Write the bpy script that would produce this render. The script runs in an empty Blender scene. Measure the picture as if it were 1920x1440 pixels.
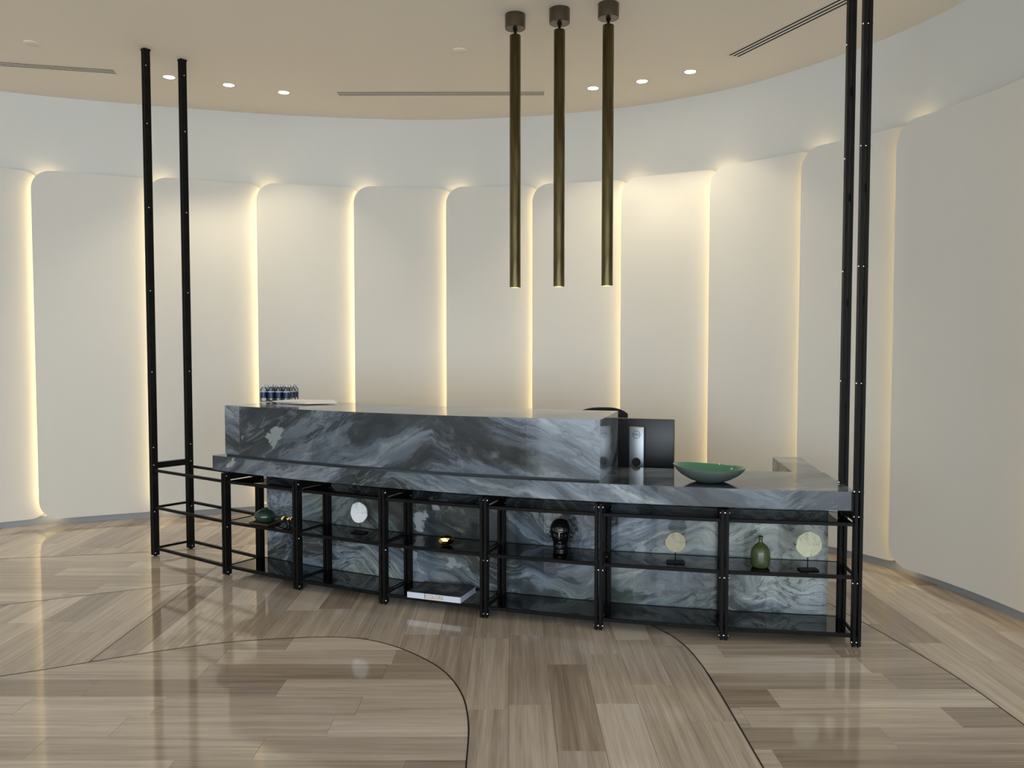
import bpy, bmesh, math, random
from mathutils import Vector, Matrix
random.seed(7)
S = bpy.context.scene
COL = S.collection
PI = math.pi
# ------------------------------------------------------------------ camera, world, exposure
cam = bpy.data.cameras.new('camera'); cam_o = bpy.data.objects.new('camera', cam); COL.objects.link(cam_o)
cam.sensor_width = 36.0; cam.lens = 1553.0 / 1920.0 * 36.0; cam.clip_start = 0.05
cam_o.location = (0, 0, 1.65); cam_o.rotation_euler = (math.radians(90 - 2.6), 0, 0)
S.camera = cam_o
S.view_settings.view_transform = 'Standard'; S.view_settings.look = 'None'
S.view_settings.gamma = 1.0; S.view_settings.use_curve_mapping = False
S.view_settings.exposure = 0.0
S.cycles.use_denoising = True
S.cycles.max_bounces = 8; S.cycles.diffuse_bounces = 4; S.cycles.glossy_bounces = 4
S.cycles.transparent_max_bounces = 16; S.cycles.transmission_bounces = 4
S.cycles.caustics_reflective = False; S.cycles.caustics_refractive = False
S.cycles.sample_clamp_indirect = 6.0
W = bpy.data.worlds.new('sky'); S.world = W; W.use_nodes = True
bg = W.node_tree.nodes['Background']; bg.inputs['Color'].default_value = (0.78, 0.89, 1.0, 1)
bg.inputs['Strength'].default_value = 6.7
LED = 10.5          # radiance of the strips behind the wall panels
SPOT_W = 31.0       # watts of each ceiling downlight

def light(name, kind, loc, energy, color, **kw):
    d = bpy.data.lights.new(name, kind); d.energy = energy; d.color = color
    for k, v in kw.items(): setattr(d, k, v)
    o = bpy.data.objects.new(name, d); COL.objects.link(o); o.location = loc
    return o
# ------------------------------------------------------------------ helpers
def link(o, parent=None):
    COL.objects.link(o)
    if parent: o.parent = parent
    return o
def wloc(o):
    v = Vector((0, 0, 0))
    while o is not None: v = v + Vector(o.location); o = o.parent
    return v
def mesh_of(bm, name, mats, smooth=False, auto=None):
    me = bpy.data.meshes.new(name)
    if smooth:
        for f in bm.faces: f.smooth = True
        if auto:
            for e in bm.edges:
                if len(e.link_faces) == 2 and e.calc_face_angle(0) > math.radians(auto): e.smooth = False
    bm.to_mesh(me); bm.free()
    for m in (mats if isinstance(mats, (list, tuple)) else [mats]): me.materials.append(m)
    return me
def obj(name, bm, mats, parent=None, smooth=False, auto=40, base=False):
    """world-coordinate bmesh -> object whose origin is its own centre (or base), under parent"""
    bm.normal_update()
    xs = [v.co for v in bm.verts]
    lo = Vector([min(c[i] for c in xs) for i in range(3)]); hi = Vector([max(c[i] for c in xs) for i in range(3)])
    c = (lo + hi) / 2
    if base: c.z = lo.z
    for v in bm.verts: v.co -= c
    o = bpy.data.objects.new(name, mesh_of(bm, name, mats, smooth, auto))
    link(o, parent); o.location = c - (wloc(parent) if parent else Vector((0, 0, 0)))
    return o
def tag(o, label=None, cat=None, group=None, kind=None):
    if label: o['label'] = label
    if cat: o['category'] = cat
    if group: o['group'] = group
    if kind: o['kind'] = kind
    return o
def thing(name, loc, label, cat, group=None, rz=0):
    o = bpy.data.objects.new(name, None); o.empty_display_size = 0.1; link(o)
    o.location = loc; o.rotation_euler = (0, 0, rz)
    return tag(o, label, cat, group)
def part(name, me, parent, loc=(0, 0, 0), rot=(0, 0, 0)):
    o = bpy.data.objects.new(name, me); link(o, parent); o.location = loc; o.rotation_euler = rot
    return o
def box(bm, x0, x1, y0, y1, z0, z1, M=None, bev=0):
    vs = [bm.verts.new((x, y, z)) for z in (z0, z1) for y in (y0, y1) for x in (x0, x1)]
    fs = [bm.faces.new([vs[i] for i in f]) for f in ((0, 2, 3, 1), (4, 5, 7, 6), (0, 1, 5, 4), (2, 6, 7, 3), (0, 4, 6, 2), (1, 3, 7, 5))]
    if bev:
        es = list({e for f in fs for e in f.edges})
        r = bmesh.ops.bevel(bm, geom=es, offset=bev, segments=2, affect='EDGES', profile=0.5)
        vs = list({v for f in r['faces'] for v in f.verts} | {v for v in vs if v.is_valid})
    if M is not None:
        for v in vs: v.co = M @ v.co
    return vs
def lathe(bm, prof, n=32, M=None, cap0=True, cap1=True):
    rings = []
    for r, z in prof:
        rings.append([bm.verts.new((r * math.cos(2 * PI * i / n), r * math.sin(2 * PI * i / n), z)) for i in range(n)])
    for a, b in zip(rings, rings[1:]):
        for i in range(n): bm.faces.new((a[i], a[(i + 1) % n], b[(i + 1) % n], b[i]))
    if cap0: bm.faces.new(rings[0][::-1])
    if cap1: bm.faces.new(rings[-1])
    if M is not None:
        for r in rings:
            for v in r: v.co = M @ v.co
    return rings
def tube(bm, p, q, r, n=10, r2=None):
    p = Vector(p); q = Vector(q); d = q - p
    M = Matrix.Translation(p) @ d.to_track_quat('Z', 'Y').to_matrix().to_4x4()
    lathe(bm, [(r, 0), (r2 if r2 is not None else r, d.length)], n, M)
def prism(bm, poly, z0, z1):
    lo = [bm.verts.new((x, y, z0)) for x, y in poly]; hi = [bm.verts.new((x, y, z1)) for x, y in poly]
    n = len(poly)
    bm.faces.new(hi); bm.faces.new(lo[::-1])
    for i in range(n): bm.faces.new((lo[i], lo[(i + 1) % n], hi[(i + 1) % n], hi[i]))
    return lo, hi
# ------------------------------------------------------------------ materials
def mat(name, color=(.8, .8, .8), rough=.5, metal=0, spec=.5, emis=None, es=0):
    m = bpy.data.materials.new(name); m.use_nodes = True
    b = m.node_tree.nodes['Principled BSDF']
    b.inputs['Base Color'].default_value = (*color, 1); b.inputs['Roughness'].default_value = rough
    b.inputs['Metallic'].default_value = metal; b.inputs['Specular IOR Level'].default_value = spec
    if emis: b.inputs['Emission Color'].default_value = (*emis, 1); b.inputs['Emission Strength'].default_value = es
    return m
class NT:
    def __init__(s, m): s.t = m.node_tree; s.b = s.t.nodes['Principled BSDF']
    def n(s, ty, **kw):
        nd = s.t.nodes.new(ty)
        for k, v in kw.items():
            if k.startswith('i_'):
                key = k[2:]; key = int(key) if key.isdigit() else key.replace('_', ' ')
                nd.inputs[key].default_value = v
            else: setattr(nd, k, v)
        return nd
    def l(s, a, b): s.t.links.new(a, b)
    def math(s, op, a, b=None, c=None, clamp=False):
        nd = s.t.nodes.new('ShaderNodeMath'); nd.operation = op; nd.use_clamp = clamp
        for i, v in enumerate((a, b, c)):
            if v is None: continue
            if isinstance(v, (int, float)): nd.inputs[i].default_value = v
            else: s.l(v, nd.inputs[i])
        return nd.outputs[0]
    def ramp(s, fac, stops):
        nd = s.t.nodes.new('ShaderNodeValToRGB'); cr = nd.color_ramp
        while len(cr.elements) < len(stops): cr.elements.new(0.5)
        for e, (p, c) in zip(cr.elements, stops):
            e.position = p; e.color = (*c, 1) if len(c) == 3 else c
        s.l(fac, nd.inputs[0]); return nd.outputs[0]
    def mix(s, fac, a, b, mode='MIX'):
        nd = s.t.nodes.new('ShaderNodeMix'); nd.data_type = 'RGBA'; nd.blend_type = mode
        for i, v in ((0, fac), (6, a), (7, b)):
            if isinstance(v, (int, float)): nd.inputs[i].default_value = v
            elif isinstance(v, tuple): nd.inputs[i].default_value = (*v, 1)
            else: s.l(v, nd.inputs[i])
        return nd.outputs[2]

def plaster(name, color, rough=.6):
    m = mat(name, color, rough, spec=.25); t = NT(m)
    co = t.n('ShaderNodeTexCoord'); ns = t.n('ShaderNodeTexNoise', i_Scale=1.3, i_Detail=3.0); t.l(co.outputs['Object'], ns.inputs['Vector'])
    c = t.mix(t.math('MULTIPLY', ns.outputs['Fac'], .5), color, tuple(x * .955 for x in color)); t.l(c, t.b.inputs['Base Color'])
    n2 = t.n('ShaderNodeTexNoise', i_Scale=160.0, i_Detail=2.0); t.l(co.outputs['Object'], n2.inputs['Vector'])
    bp = t.n('ShaderNodeBump', i_Strength=.03, i_Distance=.002); t.l(n2.outputs['Fac'], bp.inputs['Height']); t.l(bp.outputs[0], t.b.inputs['Normal'])
    return m
M_wall = plaster('painted_plaster', (.735, .74, .715)); M_panel = plaster('painted_panel', (.735, .722, .68), .5)
M_ceil = plaster('ceiling_paint', (.87, .80, .70), .8)
M_base = plaster('baseboard_paint', (.34, .36, .38), .4)
M_led = mat('led_light', (1, .8, .5), emis=(1.0, .76, .37), es=LED)
M_lamp = mat('lamp_glow', (1, 1, 1), emis=(1.0, .86, .66), es=30)
M_black = mat('black_steel', (.006, .006, .006), .5, 0, .12)
t = NT(M_black); co = t.n('ShaderNodeTexCoord'); ns = t.n('ShaderNodeTexNoise', i_Scale=14.0, i_Detail=4.0)
t.l(co.outputs['Object'], ns.inputs['Vector']); t.l(t.ramp(ns.outputs['Fac'], [(.3, (.004, .004, .004)), (.7, (.010, .009, .008))]), t.b.inputs['Base Color'])
t.l(t.math('MULTIPLY_ADD', ns.outputs['Fac'], .2, .38), t.b.inputs['Roughness'])
M_bolt = mat('zinc_bolt', (.75, .75, .72), .22, 1)
M_dark = mat('dark_slot', (.01, .01, .01), .8)
M_plastic = mat('black_plastic', (.012, .012, .014), .38)
M_silver = mat('brushed_silver', (.34, .36, .38), .35, .8)
M_white = mat('white_paper', (.82, .83, .85), .6)
M_trimw = mat('white_metal', (.66, .62, .56), .5)

def brass():
    m = mat('aged_brass', (.10, .085, .035), .3, 1.0); t = NT(m)
    co = t.n('ShaderNodeTexCoord'); mp = t.n('ShaderNodeMapping'); mp.inputs['Scale'].default_value = (14, 14, 1.6)
    t.l(co.outputs['Object'], mp.inputs['Vector'])
    ns = t.n('ShaderNodeTexNoise', i_Scale=1.0, i_Detail=6.0, i_Distortion=.6); t.l(mp.outputs[0], ns.inputs['Vector'])
    t.l(t.ramp(ns.outputs['Fac'], [(.3, (.065, .046, .022)), (.5, (.135, .112, .055)), (.72, (.25, .225, .11))]), t.b.inputs['Base Color'])
    t.l(t.math('MULTIPLY_ADD', ns.outputs['Fac'], .25, .2), t.b.inputs['Roughness'])
    return m
M_brass = brass()
M_canopy = mat('canopy_bronze', (.13, .108, .075), .36, .9)
M_gold = mat('polished_gold', (.78, .55, .17), .12, 1)

def marble(name, lift=1.0, seed=0.0, slope=.45, mirror=2.2, swirl=.5, tint=.5, fold=.55, fm=.47):
    """blue-grey veined marble; UV in metres, flow direction book-matched along u"""
    m = mat(name, (.1, .12, .14), .095, 0, .5); t = NT(m); L = lift
    uv = t.n('ShaderNodeUVMap'); sx = t.n('ShaderNodeSeparateXYZ'); t.l(uv.outputs[0], sx.inputs[0])
    pp = t.math('PINGPONG', sx.outputs[0], mirror)
    v2 = t.math('MULTIPLY_ADD', pp, -slope, sx.outputs[1])
    cb = t.n('ShaderNodeCombineXYZ'); t.l(sx.outputs[0], cb.inputs[0]); t.l(v2, cb.inputs[1]); cb.inputs[2].default_value = seed
    def noise(vec, sc, loc, scale=1.0, detail=6, rough=.6, dist=0.0, out='Fac'):
        mp = t.n('ShaderNodeMapping'); mp.inputs['Scale'].default_value = sc; mp.inputs['Location'].default_value = loc; t.l(vec, mp.inputs['Vector'])
        n = t.n('ShaderNodeTexNoise', i_Scale=scale, i_Detail=float(detail), i_Roughness=rough, i_Distortion=dist); t.l(mp.outputs[0], n.inputs['Vector']); return n.outputs[out]
    # domain warp: slow folds plus a fine ragged wobble
    w1 = noise(cb.outputs[0], (1.3, 2.0, 1), (0, 0, 0), 1, 2, .5, 0, 'Color')
    w2 = noise(cb.outputs[0], (9, 16, 1), (4, 2, 0), 1, 7, .72, 0, 'Color')
    def warp(vec, wcol, amt):
        va = t.n('ShaderNodeVectorMath', operation='SUBTRACT'); t.l(wcol, va.inputs[0]); va.inputs[1].default_value = (.5, .5, .5)
        vs = t.n('ShaderNodeVectorMath', operation='MULTIPLY_ADD'); t.l(va.outputs[0], vs.inputs[0]); vs.inputs[1].default_value = amt; t.l(vec, vs.inputs[2]); return vs.outputs[0]
    p = warp(cb.outputs[0], w1, (1.3 * swirl, .75 * swirl, .2)); q = warp(p, w2, (.20, .065, .0))
    big = noise(q, (.75, 2.6, 1), (0, 0, 0), 1, 10, .60, .4)
    c1 = t.ramp(big, [(.37, (.022 * L, .028 * L, .033 * L)), (.455, (.044 * L, .056 * L, .069 * L)), (.468, (.088 * L, .110 * L, .138 * L)), (.54, (.120 * L, .148 * L, .184 * L)), (.552, (.175 * L, .207 * L, .240 * L)), (.66, (.26 * L, .295 * L, .325 * L))])
    # cloudy mottling and streaks that follow the flow
    st = noise(q, (2.2, 26, 1), (1, 5, 0), 1, 6, .65)
    c1 = t.mix(1.0, c1, t.ramp(st, [(.33, (.55, .57, .60)), (.46, (.95, .95, .95)), (.54, (1.05, 1.05, 1.05)), (.68, (1.6, 1.58, 1.52))]), 'MULTIPLY')
    # contour-like folded lines
    fo = noise(q, (1.7, 4.6, 1), (7, 3, 0), 1, 3, .5, .8)
    saw = t.math('PINGPONG', t.math('MULTIPLY', fo, 10.0), .5)
    dark = t.math('SUBTRACT', 1.0, t.math('MULTIPLY', saw, 8.0, clamp=True), clamp=True)
    lite = t.math('SUBTRACT', 1.0, t.math('MULTIPLY', t.math('SUBTRACT', .5, saw), 5.0, clamp=True), clamp=True)
    mk = t.ramp(noise(cb.outputs[0], (1.5, 2.6, 1), (2, 9, 0), 1, 4, .6), [(fm, (0, 0, 0)), (fm + .09, (1, 1, 1))])
    c2 = t.mix(t.math('MULTIPLY', t.math('MULTIPLY', dark, mk), fold), c1, (.03 * L, .038 * L, .042 * L))
    c3 = t.mix(t.math('MULTIPLY', t.math('MULTIPLY', lite, mk), .35), c2, (.27 * L, .31 * L, .33 * L))
    # sparse black jagged veins
    vn = noise(q, (1.0, 3.4, 1), (11, 6, 0), 1, 7, .62, .3)
    ve = t.math('SUBTRACT', 1.0, t.math('MULTIPLY', t.math('ABSOLUTE', t.math('SUBTRACT', vn, .5)), 60.0, clamp=True), clamp=True)
    vm = t.ramp(noise(cb.outputs[0], (1.2, 1.9, 1), (8, 1, 0), 1, 3, .5), [(.50, (0, 0, 0)), (.62, (1, 1, 1))])
    c3 = t.mix(t.math('MULTIPLY', t.math('MULTIPLY', ve, vm), .85), c3, (.012, .015, .017))
    # greenish tint in places
    gn = t.ramp(noise(cb.outputs[0], (1.1, 1.6, 1), (5, 5, 0), 1, 2, .5), [(.42, (0, 0, 0)), (.60, (1, 1, 1))])
    c4 = t.mix(t.math('MULTIPLY', gn, tint), c3, t.mix(1.0, c3, (1.10, 1.02, .80), 'MULTIPLY'))
    # pale crystalline patches
    wm = t.ramp(noise(warp(cb.outputs[0], w2, (.12, .10, 0)), (1.9, 2.6, 1), (3, 8, 0), 1, 5, .55), [(.655, (0, 0, 0)), (.668, (1, 1, 1))])
    c5 = t.mix(t.math('MULTIPLY', wm, .8), c4, (.34 * L ** .5, .37 * L ** .5, .38 * L ** .5))
    at = t.n('ShaderNodeAttribute', attribute_name='tone')
    c6 = t.mix(1.0, c5, t.ramp(at.outputs['Fac'], [(0, (.72, .76, .72)), (.5, (1, 1, 1)), (1, (1.22, 1.2, 1.2))]), 'MULTIPLY')
    t.l(c6, t.b.inputs['Base Color'])
    return m
M_marble = marble('blue_marble', 1.02, 0.0, .42, 2.35, .5, .25)
M_marble2 = marble('pale_blue_marble', 1.45, 5.3, .3, 1.4, 1.0, .9, .85, .40)
M_joint = mat('dark_joint', (.03, .035, .04), .6)

def stone_plank():
    m = mat('vein_cut_stone', (.4, .35, .28), .08, 0, .5); t = NT(m)
    uv = t.n('ShaderNodeUVMap'); at = t.n('ShaderNodeAttribute', attribute_name='tone')
    mp = t.n('ShaderNodeMapping'); mp.inputs['Scale'].default_value = (.8, 22, 1); t.l(uv.outputs[0], mp.inputs['Vector'])
    n1 = t.n('ShaderNodeTexNoise', i_Scale=1.0, i_Detail=6.0, i_Roughness=.6, i_Distortion=.35); t.l(mp.outputs[0], n1.inputs['Vector'])
    mp2 = t.n('ShaderNodeMapping'); mp2.inputs['Scale'].default_value = (3.0, 110, 1); t.l(uv.outputs[0], mp2.inputs['Vector'])
    n2 = t.n('ShaderNodeTexNoise', i_Scale=1.0, i_Detail=3.0); t.l(mp2.outputs[0], n2.inputs['Vector'])
    f = t.math('ADD', t.math('MULTIPLY', n1.outputs['Fac'], .52), t.math('MULTIPLY', n2.outputs['Fac'], .28))
    f = t.math('ADD', f, t.math('MULTIPLY', t.math('SUBTRACT', at.outputs['Fac'], .5), .36))
    c = t.ramp(f, [(.12, (.25, .188, .138)), (.32, (.42, .338, .264)), (.45, (.55, .46, .37)), (.60, (.72, .625, .525))])
    t.l(c, t.b.inputs['Base Color'])
    ns = t.n('ShaderNodeTexNoise', i_Scale=3.0); t.l(uv.outputs[0], ns.inputs['Vector'])
    t.l(t.math('MULTIPLY_ADD', ns.outputs['Fac'], .05, .045), t.b.inputs['Roughness'])
    return m
M_plank = stone_plank()
M_grout = mat('floor_grout', (.20, .165, .125), .5)
M_inlay = mat('bronze_inlay', (.045, .030, .018), .35, .6)

def tinted_glass(name, tint, ior=1.5, rough=0.0):
    m = bpy.data.materials.new(name); m.use_nodes = True; nt = m.node_tree; nt.nodes.clear()
    out = nt.nodes.new('ShaderNodeOutputMaterial'); mx = nt.nodes.new('ShaderNodeMixShader')
    tr = nt.nodes.new('ShaderNodeBsdfTransparent'); tr.inputs[0].default_value = (*tint, 1)
    gl = nt.nodes.new('ShaderNodeBsdfGlossy'); gl.inputs['Roughness'].default_value = rough; gl.inputs[0].default_value = (.95, .95, .95, 1)
    fr = nt.nodes.new('ShaderNodeFresnel'); fr.inputs[0].default_value = ior
    nt.links.new(fr.outputs[0], mx.inputs[0]); nt.links.new(tr.outputs[0], mx.inputs[1]); nt.links.new(gl.outputs[0], mx.inputs[2])
    nt.links.new(mx.outputs[0], out.inputs[0]); return m
M_smoke = tinted_glass('smoked_glass', (.45, .45, .43), 1.6)
M_clear = tinted_glass('clear_plastic', (.90, .93, .95), 1.45, .05)

# ------------------------------------------------------------------ room shell
WALLPTS = [(-6.6, 6.1), (-5.6, 6.85), (-4.6, 7.50), (-3.9, 7.8), (-2.85, 8.13), (-2.07, 8.32), (-.97, 8.46), (0, 8.37), (.62, 8.2), (1.22, 7.95), (1.78, 7.58), (2.2, 7.16),
           (2.65, 6.48), (2.89, 5.96), (3.04, 5.36), (3.11, 4.75), (3.15, 4.1), (3.2, 3.0), (3.3, 1.5)]
def catmull(P, n=24):
    P = [Vector(p) for p in P]; P = [2 * P[0] - P[1]] + P + [2 * P[-1] - P[-2]]; out = []
    for i in range(1, len(P) - 2):
        a, b, c, d = P[i - 1:i + 3]
        for j in range(n):
            t = j / n; out.append(.5 * ((2 * b) + (-a + c) * t + (2 * a - 5 * b + 4 * c - d) * t * t + (-a + 3 * b - 3 * c + d) * t ** 3))
    out.append(P[-2]); return out
WC = catmull(WALLPTS); WL = [0.0]
for a, b in zip(WC, WC[1:]): WL.append(WL[-1] + (b - a).length)
def wall_at(s, off=0.0):
    """point on the curved wall at arc length s, moved off metres into the room"""
    s = max(0, min(WL[-1] - 1e-4, s))
    lo, hi = 0, len(WL) - 1
    while hi - lo > 1:
        mid = (lo + hi) // 2
        if WL[mid] <= s: lo = mid
        else: hi = mid
    t = (s - WL[lo]) / (WL[hi] - WL[lo]); p = WC[lo].lerp(WC[hi], t)
    i0 = max(0, lo - 6); i1 = min(len(WC) - 1, hi + 6); d = (WC[i1] - WC[i0]).normalized()
    return p + Vector((d.y, -d.x)) * off
CEIL = 3.93
XL, XR, YF = -7.6, 5.2, -5.0
BACKL, BACKR = WC[0], WC[-1]
def sweep(bm, s0, s1, offa, offb, z0, z1, step=.12):
    n = max(2, int((s1 - s0) / step)); rows = []
    for i in range(n + 1):
        s = s0 + (s1 - s0) * i / n; a = wall_at(s, offa); b = wall_at(s, offb)
        rows.append([bm.verts.new((a.x, a.y, z0)), bm.verts.new((a.x, a.y, z1)), bm.verts.new((b.x, b.y, z1)), bm.verts.new((b.x, b.y, z0))])
    for r, q in zip(rows, rows[1:]):
        for k in range(4): bm.faces.new((r[k], q[k], q[(k + 1) % 4], r[(k + 1) % 4]))
    bm.faces.new(rows[0]); bm.faces.new(rows[-1][::-1])
    bmesh.ops.recalc_face_normals(bm, faces=bm.faces)
bm = bmesh.new(); sweep(bm, 0, WL[-1], 0.0, -.15, 0, CEIL)
wall_back = obj('wall_back', bm, M_wall, smooth=True, base=True); tag(wall_back, 'smooth white curved wall above and behind the glowing panels', kind='structure')
bm = bmesh.new(); sweep(bm, 0, WL[-1], .03, 0.001, 0, .075)
tag(obj('baseboard_back', bm, M_base, smooth=True), 'low grey baseboard running under the curved wall panels', kind='structure')
def slab(name, x0, x1, y0, y1, z0, z1, m, label):
    b = bmesh.new(); box(b, x0, x1, y0, y1, z0, z1); return tag(obj(name, b, m), label, kind='structure')
slab('ceiling', XL - .2, XR + .2, YF - .2, 9.0, CEIL, CEIL + .15, M_ceil, 'plain warm beige plaster ceiling')
bm = bmesh.new(); prism(bm, [(XL - .15, YF), (XL, YF), (XL, 4.2), (BACKL.x, BACKL.y), (BACKL.x - .1, BACKL.y + .15), (XL - .15, 4.4)], 0, CEIL)
bmesh.ops.recalc_face_normals(bm, faces=bm.faces); tag(obj('wall_left', bm, M_wall), 'plain white side wall left of the lobby', kind='structure')
bm = bmesh.new(); prism(bm, [(BACKR.x, BACKR.y), (XR, -.6), (XR, YF), (XR + .15, YF), (XR + .15, -.5), (BACKR.x + .15, BACKR.y + .05)], 0, CEIL)
bmesh.ops.recalc_face_normals(bm, faces=bm.faces); tag(obj('wall_right', bm, M_wall), 'plain white side wall right of the lobby', kind='structure')
# entrance facade behind the camera: piers, head wall and three glazed openings to the daylight
bm = bmesh.new()
OPEN = [(-6.9, -2.6), (-2.3, 1.7), (2.0, 4.9)]
xs = [XL - .15] + [v for o_ in OPEN for v in o_] + [XR + .15]
for i in range(0, len(xs), 2): box(bm, xs[i], xs[i + 1], YF - .15, YF, 0, CEIL)
for a, b in OPEN: box(bm, a, b, YF - .15, YF, 3.1, CEIL)
tag(obj('wall_front', bm, M_wall), 'white entrance wall behind the camera with tall openings', kind='structure')
for i, (a, b) in enumerate(OPEN):
    bm = bmesh.new(); n = 3 if b - a > 3 else 2
    for k in range(n + 1):
        x = a + (b - a - .06) * k / n; box(bm, x, x + .06, YF - .1, YF - .04, 0, 3.1)
    box(bm, a, b, YF - .1, YF - .04, 3.04, 3.1); box(bm, a, b, YF - .1, YF - .04, 0, .06)
    tag(obj('window_%d' % (i + 1), bm, M_black), 'dark framed entrance glazing bay', kind='structure')
    po = light('daylight_portal', 'AREA', ((a + b) / 2, YF - .16, 1.55), 1, (1, 1, 1), shape='RECTANGLE', size=b - a, size_y=3.1)
    po.rotation_euler = (math.radians(90), 0, 0); po.data.cycles.is_portal = True

# ------------------------------------------------------------------ wall panels
EDGES = [.72, 1.71, 2.70, 3.68, 4.66, 5.60, 6.54, 7.43, 8.34, 9.24, 10.17, 11.07, 12.42, 13.4, 14.4]
PT, PB, PRAD = 3.24, .062, .17
for k, s0 in enumerate(EDGES[:-1]):
    s1 = EDGES[k + 1] + .085; o0, o1 = .125, .035
    bm = bmesh.new(); cols = []
    def zr(s):
        d = min(s - s0, s1 - s)
        if d >= PRAD: return PB, PT
        h = PRAD - math.sqrt(max(0, PRAD ** 2 - (PRAD - d) ** 2)); return PB + h, PT - h
    ss = [s0 + PRAD * (1 - math.cos(PI / 2 * i / 10)) for i in range(11)]
    mid = [s0 + PRAD + (s1 - s0 - 2 * PRAD) * i / 8 for i in range(1, 8)]
    ss = ss + mid + [s1 - (x - s0) for x in ss[::-1]]
    for s in ss:
        u = (s - s0) / (s1 - s0); off = o0 + (o1 - o0) * (u ** .8)
        zb, zt = zr(s); f = wall_at(s, off); g = wall_at(s, off - .018)
        cols.append([[bm.verts.new((p.x, p.y, zb + (zt - zb) * j / 3)) for j in range(4)] for p in (f, g)])
    for a, b in zip(cols, cols[1:]):
        for j in range(3):
            bm.faces.new((a[0][j], b[0][j], b[0][j + 1], a[0][j + 1])); bm.faces.new((a[1][j], a[1][j + 1], b[1][j + 1], b[1][j]))
        bm.faces.new((a[0][3], b[0][3], b[1][3], a[1][3])); bm.faces.new((a[0][0], a[1][0], b[1][0], b[0][0]))
    for c, fl in ((cols[0], False), (cols[-1], True)):
        for j in range(3):
            q = (c[0][j], c[0][j + 1], c[1][j + 1], c[1][j]); bm.faces.new(q[::-1] if fl else q)
    bmesh.ops.recalc_face_normals(bm, faces=bm.faces)
    p = obj('wall_panel', bm, M_panel, wall_back, smooth=True, auto=35)
    # the LED strip follows the panel's left outline, round both corners, 3 cm in from the edge
    path = []; rr = PRAD - .032
    for i in range(9): a_ = PI / 2 * (1 - i / 8); path.append((s0 + PRAD - rr * math.cos(a_), PB + PRAD - rr * math.sin(a_)))
    path += [(s0 + .032, z_) for z_ in (.6, 1.1, 1.65, 2.2, 2.7)]
    for i in range(9): a_ = PI / 2 * i / 8; path.append((s0 + PRAD - rr * math.cos(a_), PT - PRAD + rr * math.sin(a_)))
    bm = bmesh.new(); rows = []
    for i, (s_, z_) in enumerate(path):
        q0, q1 = path[max(0, i - 1)], path[min(len(path) - 1, i + 1)]; dl = math.hypot(q1[0] - q0[0], q1[1] - q0[1]); nx, nz = (q1[1] - q0[1]) / dl * .007, -(q1[0] - q0[0]) / dl * .007
        u_ = max(0, (s_ - s0) / (s1 - s0)); of = .125 - .09 * u_ ** .8 - .026
        A_, B_ = wall_at(s_ - nx, of), wall_at(s_ + nx, of); C_, D_ = wall_at(s_ + nx, of - .008), wall_at(s_ - nx, of - .008)
        rows.append([bm.verts.new((A_.x, A_.y, z_ - nz)), bm.verts.new((B_.x, B_.y, z_ + nz)), bm.verts.new((C_.x, C_.y, z_ + nz)), bm.verts.new((D_.x, D_.y, z_ - nz))])
    for r_, q_ in zip(rows, rows[1:]):
        for k_ in range(4): bm.faces.new((r_[k_], q_[k_], q_[(k_ + 1) % 4], r_[(k_ + 1) % 4]))
    bm.faces.new(rows[0]); bm.faces.new(rows[-1][::-1]); bmesh.ops.recalc_face_normals(bm, faces=bm.faces)
    obj('light_strip', bm, M_led, p)

# ------------------------------------------------------------------ floor of stone planks
def clip_half(poly, axis, val, keep_ge):
    out = []
    for i in range(len(poly)):
        a, b = poly[i - 1], poly[i]; ia = (a[axis] >= val) == keep_ge; ib = (b[axis] >= val) == keep_ge
        if ia != ib:
            t = (val - a[axis]) / (b[axis] - a[axis]); out.append((a[0] + (b[0] - a[0]) * t, a[1] + (b[1] - a[1]) * t))
        if ib: out.append(b)
    return out
def clip_rect(poly, x0, x1, y0, y1):
    for ax, v, g in ((0, x0, True), (0, x1, False), (1, y0, True), (1, y1, False)):
        if not poly: return poly
        poly = clip_half(poly, ax, v, g)
    return poly
def area(p): return .5 * sum(p[i - 1][0] * p[i][1] - p[i][0] * p[i - 1][1] for i in range(len(p)))
def smooth_line(pts, n=8): return [tuple(v) for v in catmull(pts, n)]
LA = smooth_line([(-7.6, 2.9), (-5.0, 3.2), (-3.4, 3.72), (-2.564, 4.076), (-1.933, 4.41), (-1.5, 4.575), (-1.0, 4.635), (-.70, 4.53), (-.417, 4.25), (-.265, 3.95), (-.195, 3.6), (-.18, 3.1), (-.18, 2.0)]) + [(-.18, YF)]
L1 = [(-7.6, 5.9), (-5.0, 6.20), (-3.70, 6.42), (-2.905, 6.585), (-2.216, 6.78)]
L2 = [(-7.6, 3.6), (-5.0, 4.45), (-3.266, 5.214), (-2.42, 5.625), (-2.216, 5.728)]
XF = -2.216
yF = 4.28
LBC = smooth_line([(.20, 5.9), (.52, 5.35), (.836, 4.811), (.94, 4.56), (.98, 4.27), (.99, 3.87), (.985, 3.2), (.98, 2.0)]) + [(.98, YF)]
LCD = smooth_line([(1.7, 6.4), (1.95, 5.6), (2.08, 5.0), (2.177, 4.43), (2.225, 4.0), (2.235, 3.5), (2.24, 2.0)]) + [(2.24, YF)]
back = [tuple(wall_at(s, .0)) for s in [i * .25 for i in range(0, int(WL[-1] / .25) + 1)]]
iL1 = min(range(len(back)), key=lambda i: abs(back[i][0] - XF))
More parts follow.
